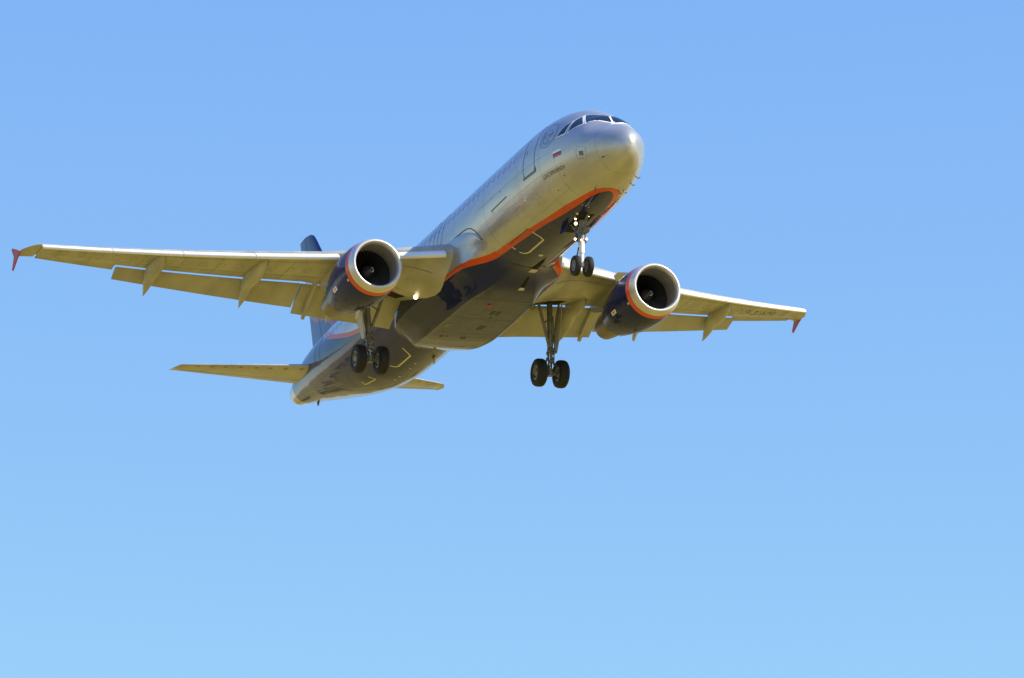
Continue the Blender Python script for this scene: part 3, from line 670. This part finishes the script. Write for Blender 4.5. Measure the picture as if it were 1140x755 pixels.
for side in (1, -1):
    mb = MB(); rings = []
    for s in np.linspace(0, 1, 9):
        y = .55+5.35*s; le = (30.6+.775*(y-.55), y, .50+.180*(y-.55)); te = (34.75+.255*(y-.55), y, .95+.125*(y-.55))
        rings.append([mir(p, side) for p in surf_ring(le, te, 0, .095, False, 12)])
    for s in (.33, .66, 1.):
        y = 5.9+.27*s; le = (34.73+.30*s+.35*s*s, y, 1.48+.03*s); te = (36.12+.08*s, y, 1.63); rings.append([mir(p, side) for p in surf_ring(le, te, 0, .09*(1-.5*s), False, 12)])
    mb.loft(rings, True, (True, True)); tp = mb.build('tailplane', ['wing'], smooth=50)
    g = MB(); rows = []
    for y in np.linspace(1.2, 5.8, 10):
        le = np.array((30.6+.775*(y-.55), y, .50+.180*(y-.55))); te = np.array((34.75+.255*(y-.55), y, .95+.125*(y-.55))); c = .70; p = le+(te-le)*c; h = yt(c)*.095*(te[0]-le[0])
        rows.append([mir((p[0], y, p[2]-h-.006), side), mir((p[0]+.04, y, p[2]-h-.004), side)])
    g.loft(rows, closed=False); g.build('elevator_hinge_line', ['sill'], tp, smooth=0)
    for y in (1.7, 2.25, 2.8, 3.3, 3.85, 4.4, 4.9, 5.4):
        le = np.array((30.6+.775*(y-.55), y, .50+.180*(y-.55))); te = np.array((34.75+.255*(y-.55), y, .95+.125*(y-.55))); rows = []
        for c in (.05, .075, .10):
            p = le+(te-le)*c; h = yt(c)*.095*(te[0]-le[0])+.006; rows.append([mir((p[0]-.05, y-.07, p[2]-h-.012), side), mir((p[0]+.05, y+.07, p[2]-h+.012), side)])
        g = MB(); g.loft(rows, closed=False); g.build('access_cover', ['seam'], tp, smooth=0)
g = MB(); g.lathe([(0, .17), (.02, .165), (-.25, .15)], (37.5, 0, 1.265), (1, 0, 0), 20); g.lathe([(-.05, .15), (-.05, .01)], (37.5, 0, 1.265), (1, 0, 0), 20, m=1); g.build('tail_exhaust', ['exhaust', 'black'], fus)

# ------------------------------------------------------------------ landing gear
def wheel(parent, c, r, w, side, holes):
    mb = MB(); h = w/2; rh = r*.50
    prof_ = [(-h*.55, rh*.98), (-h*.86, rh*1.02), (-h*.98, rh*1.18), (-h, r*.72), (-h*.93, r*.86), (-h*.78, r*.945), (-h*.5, r*.985)]
    for g_ in (-.34, 0, .34): prof_ += [(h*(g_-.045), r*.997), (h*(g_-.035), r*.978), (h*(g_+.035), r*.978), (h*(g_+.045), r*.997)]
    prof_ += [(-a, b) for a, b in reversed(prof_[:7])]
    mb.lathe(prof_, c, (0, 1, 0), 40, m=0)
    for sg in (-1, 1):
        hp = [(sg*h*.80, rh*1.02), (sg*h*.84, rh*.92), (sg*h*.55, rh*.84), (sg*h*.45, rh*.60), (sg*h*.52, rh*.50), (sg*h*.75, rh*.40), (sg*h*.78, rh*.22), (sg*h*.78, .005)]
        mb.lathe(hp, c, (0, 1, 0), 28, mrow=[3, 1, 1, 1, 1, 1, 1])
        for k in range(holes):
            a = 2*math.pi*k/holes; q = (c[0]+rh*.68*math.cos(a), c[1]+sg*h*.50, c[2]+rh*.68*math.sin(a)); mb.lathe([(0, rh*.12), (sg*.004, .004)], q, (0, 1, 0), 10, m=2)
    return mb.build('wheel', ['tyre', 'hub', 'black', 'hubring'], parent, smooth=35)

# nose gear
mb = MB()
mb.tube([(4.88, 0, -1.75), (4.95, 0, -2.42), (4.97, 0, -2.62), (4.98, 0, -2.66)], [.095, .10, .135, .10], 16)
mb.tube([(4.98, 0, -2.66), (5.02, 0, -3.12)], .11, 16, 3); mb.tube([(5.02, 0, -3.10), (5.06, 0, -3.62)], .085, 14, 3)
mb.tube([(4.97, -.20, -2.66), (4.97, .20, -2.66)], .045, 10); mb.tube([(5.06, -.33, -3.61), (5.06, .33, -3.61)], .045, 12)
mb.tube([(4.95, 0, -2.5), (4.2, 0, -1.75)], .05, 10, 2)
for sg in (1, -1): mb.tube([(5.0, 0.02*sg, -2.45), (5.45, .26*sg, -1.8)], .042, 10)
mb.tube([(5.0, .12, -2.9), (5.22, .12, -3.2), (5.08, .06, -3.5)], [.03, .035, .03], 8, 2); mb.tube([(5.0, -.12, -2.9), (5.22, -.12, -3.2), (5.08, -.06, -3.5)], [.03, .035, .03], 8, 2)
mb.tube([(4.90, .14, -2.85), (4.86, .14, -2.15)], .022, 8, 2); mb.tube([(4.90, -.13, -2.75), (4.88, -.13, -2.1)], .018, 8, 2)
mb.tube([(4.93, -.15, -2.30), (4.93, .15, -2.30)], .07, 10)
mb.lathe([(-.12, .13), (.12, .13)], (4.93, -.17, -2.18), (0, 1, 0), 16, caps=(True, True))
ng = mb.build('nose_gear', ['gear', 'chrome', 'gearmetal', 'white'], smooth=40)
for y in (.25, -.25): wheel(ng, (5.06, y, -3.61), .385, .225, 1, 8)
g = MB(); patch(g, [(4.25, -1.72), (4.25, -1.42), (6.15, -1.40), (6.15, -1.74)], .006, 4, space='xt'); g.build('gear_bay_shade', ['black'], ng, smooth=0)  # flat black patch on the skin, painting the shade inside the nose bay
for sg in (1, -1):
    mb = MB(); mb.plate([(5.35, .34*sg, -1.83), (5.95, .36*sg, -1.85), (5.9, .46*sg, -2.13), (5.42, .44*sg, -2.15)], (0, 1, .2*sg), .035); mb.build('gear_door', ['navy'], ng, smooth=0)
mb = MB(); mb.plate([(5.12, -.18, -2.05), (5.12, .18, -2.05), (5.2, .16, -2.5), (5.2, -.16, -2.5)], (1, 0, .15), .03); mb.build('leg_door', ['gear'], ng, smooth=0)
def lamp(parent, name, c, r, ax=(-.93, .0, -.36), m='lamp'):
    mb = MB(); ax = np.array(ax, float); ax /= np.linalg.norm(ax); c = np.array(c, float)
    mb.lathe([(.0, r*1.12), (r*.9, r*.8), (r*1.2, r*.2)], c, -ax, 16, m=1, caps=(False, True)); mb.lathe([(-.002, r*1.12), (-.004, r*.98), (-r*.25, r*.7), (-r*.35, r*.05)], c, -ax, 16, m=0, caps=(False, True))
    return mb.build(name, [m, 'lamprim'], parent)
lamp(ng, 'taxi_light', (4.80, .27, -1.86), .042); lamp(ng, 'taxi_light', (4.78, .28, -2.06), .056)
lamp(ng, 'taxi_light', (4.84, .31, -2.65), .042); lamp(ng, 'taxi_light', (4.86, -.16, -2.60), .036); lamp(ng, 'taxi_light', (4.84, .06, -2.66), .032)
lamp(ng, 'taxi_light', (4.35, .12, -1.80), .022); lamp(ng, 'taxi_light', (4.45, -.12, -1.85), .024)

# main gear
for side in (1, -1):
    f = lambda p: mir(p, side)
    mb = MB()
    mb.tube([f((17.55, 3.88, -.65)), f((17.58, 3.86, -1.6)), f((17.60, 3.84, -2.35)), f((17.60, 3.84, -2.5))], [.115, .11, .13, .11], 16)
    mb.tube([f((17.60, 3.84, -2.5)), f((17.63, 3.81, -2.98))], .105, 16); mb.tube([f((17.63, 3.81, -2.98)), f((17.65, 3.80, -3.5))], .085, 14, 1)
    mb.lathe([(-.06, .15), (.06, .15)], f((17.62, 3.825, -2.72)), (0, 0, 1), 16, caps=(True, True)); mb.lathe([(-.05, .15), (.05, .15)], f((17.62, 3.82, -2.95)), (0, 0, 1), 16, caps=(True, True))
    mb.tube([f((17.65, 3.25, -3.55)), f((17.65, 4.35, -3.55))], .075, 14)
    mb.lathe([(-.14, .13), (.14, .13)], f((17.65, 3.80, -3.52)), (0, 0, 1), 14, caps=(True, True))
    for dy in (.09, -.09):
        mb.tube([f((17.76, 3.82+dy, -2.9)), f((18.02, 3.82+dy*.5, -3.2)), f((17.76, 3.81+dy, -3.5))], [.035, .04, .035], 8, 2)
    mb.tube([f((17.48, 3.95, -2.6)), f((17.50, 3.92, -3.3))], .025, 8, 2); mb.tube([f((17.46, 3.72, -2.4)), f((17.48, 3.72, -3.4))], .022, 8, 1); mb.tube([f((17.50, 3.98, -1.2)), f((17.50, 3.98, -2.6))], .02, 8, 2)
    mb.box(f((17.47, 3.82, -2.62)), (.12, .30, .14), m=2); mb.box(f((17.5, 3.82, -3.1)), (.14, .2, .1), m=0)
    for k in range(6): mb.box(f((17.47+.02*(k % 2), 3.7+.05*k, -3.15-.06*(k % 3))), (.05, .05, .07), m=(1, 2)[k % 2])
    leg = mb.build('main_gear', ['gear', 'chrome', 'gearmetal'], smooth=40)
    mb = MB(); mb.tube([f((17.6, 3.78, -2.42)), f((17.35, 3.50, -1.6)), f((17.15, 3.22, -.72))], [.055, .065, .055], 10); mb.tube([f((17.35, 3.50, -1.6)), f((17.5, 3.8, -1.3))], .03, 8); mb.build('side_stay', ['gear'], leg)
    mb = MB(); mb.tube([f((17.55, 3.95, -2.3)), f((17.5, 4.1, -1.5)), f((17.4, 4.22, -.7))], [.045, .05, .045], 10); mb.build('retraction_rod', ['gear'], leg)
    mb = MB(); mb.plate([f((17.2, 4.28, -.75)), f((18.05, 4.34, -.95)), f((17.9, 4.20, -1.9)), f((17.72, 4.06, -2.70)), f((17.48, 4.06, -2.74)), f((17.32, 4.16, -2.0))], (0, 1, .12*side), .045); mb.build('gear_door', ['wing'], leg, smooth=0)
    for y in (3.80-.465, 3.80+.465):
        wheel(leg, f((17.65, y, -3.55)), .565, .41, side, 9)
    # flat black sheet painting the shade inside the bay around the leg root
    mb = MB(); rows = []
    for y in seg(2.5, 4.35, 6):
        rows.append([f((x, y, zlow(y, (x-LE(y))/(TE(y)-LE(y)))-.012)) for x in (16.95, 17.3, 17.6, 17.98)])
    mb.loft(rows, closed=False); mb.build('gear_bay_shade', ['black'], leg, smooth=0)

# ------------------------------------------------------------------ ground and far treeline (below the frame; they light and mirror in the belly)
def ground_mat():
    m = bpy.data.materials.new('dry_grass'); m.use_nodes = True; n, l = m.node_tree.nodes, m.node_tree.links; b = n['Principled BSDF']; b.inputs['Roughness'].default_value = .95
    tc = n.new('ShaderNodeTexCoord'); t = n.new('ShaderNodeTexNoise'); t.inputs['Scale'].default_value = .012; t.inputs['Detail'].default_value = 8; l.new(tc.outputs['Object'], t.inputs['Vector'])
    cr = n.new('ShaderNodeValToRGB'); e = cr.color_ramp.elements; e[0].position = .36; e[0].color = (.24, .178, .026, 1); e[1].position = .62; e[1].color = (.37, .272, .042, 1)
    l.new(t.outputs['Fac'], cr.inputs[0])
    t2 = n.new('ShaderNodeTexNoise'); t2.inputs['Scale'].default_value = .6; t2.inputs['Detail'].default_value = 9; l.new(tc.outputs['Object'], t2.inputs['Vector'])
    mr = n.new('ShaderNodeMapRange'); mr.inputs['From Min'].default_value = .3; mr.inputs['From Max'].default_value = .7; mr.inputs['To Min'].default_value = .7; mr.inputs['To Max'].default_value = 1.25; l.new(t2.outputs['Fac'], mr.inputs['Value'])
    mx = n.new('ShaderNodeMix'); mx.data_type = 'RGBA'; mx.blend_type = 'MULTIPLY'; mx.inputs['Factor'].default_value = 1
    l.new(cr.outputs[0], mx.inputs['A']); l.new(mr.outputs[0], mx.inputs['B']); l.new(mx.outputs['Result'], b.inputs['Base Color']); return m
gm = bpy.data.meshes.new('ground'); S = 6000
gm.from_pydata([(-S, -S, 0), (S, -S, 0), (S, S, 0), (-S, S, 0)], [], [(0, 1, 2, 3)]); gm.materials.append(ground_mat())
go = bpy.data.objects.new('ground', gm); sc.collection.objects.link(go); go['kind'] = 'structure'
def tree_mat():
    return mat('tree_leaves', (.05, .06, .025), .9, noise=.5, nscale=.3)
M['leaves'] = tree_mat(); M['bark'] = mat('bark', (.07, .055, .04), .9)
tv, tf, tm = [], [], []
for k in range(330):
    a = rng.uniform(0, 2*math.pi); R_ = rng.uniform(300, 420); h = rng.uniform(10, 22); w = h*rng.uniform(.24, .36); c = np.array([R_*math.cos(a), R_*math.sin(a)+140, 0])
    b = len(tv)
    for z_, r_ in ((0, .035*h), (h*.75, .01*h)):
        tv += [tuple(c+np.array([r_*math.cos(t), r_*math.sin(t), z_])) for t in np.linspace(0, 2*math.pi, 6, endpoint=False)]
    tf += [(b+i, b+(i+1) % 6, b+6+(i+1) % 6, b+6+i) for i in range(6)]; tm += [1]*6
    cl = rng.normal(0, 1, (11, 3)); cl /= np.linalg.norm(cl, axis=1, keepdims=True); cl = cl*np.array([w, w, h*.32])*rng.uniform(.35, .95, (11, 1))+np.array([0, 0, h*.62])
    n_ = 210; p = cl[rng.integers(0, 11, n_)]+rng.normal(0, .17*w, (n_, 3)); sz = h*rng.uniform(.022, .05, n_)
    u = rng.normal(0, 1, (n_, 3)); u /= np.linalg.norm(u, axis=1, keepdims=True); q = np.cross(u, rng.normal(0, 1, (n_, 3))); q /= np.linalg.norm(q, axis=1, keepdims=True)
    for i in range(n_):
        b = len(tv); o_ = c+p[i]; e1, e2 = u[i]*sz[i], q[i]*sz[i]*.7
        tv += [tuple(o_-e1-e2), tuple(o_+e1-e2), tuple(o_+e1+e2), tuple(o_-e1+e2)]; tf.append((b, b+1, b+2, b+3)); tm.append(0)
me = bpy.data.meshes.new('treeline'); me.from_pydata(tv, [], tf); me.polygons.foreach_set('material_index', tm); me.update()
tr = link('treeline', me, None, ['leaves', 'bark']); tr['kind'] = 'stuff'; tr['label'] = 'distant belt of trees round the airfield'; tr['category'] = 'trees'
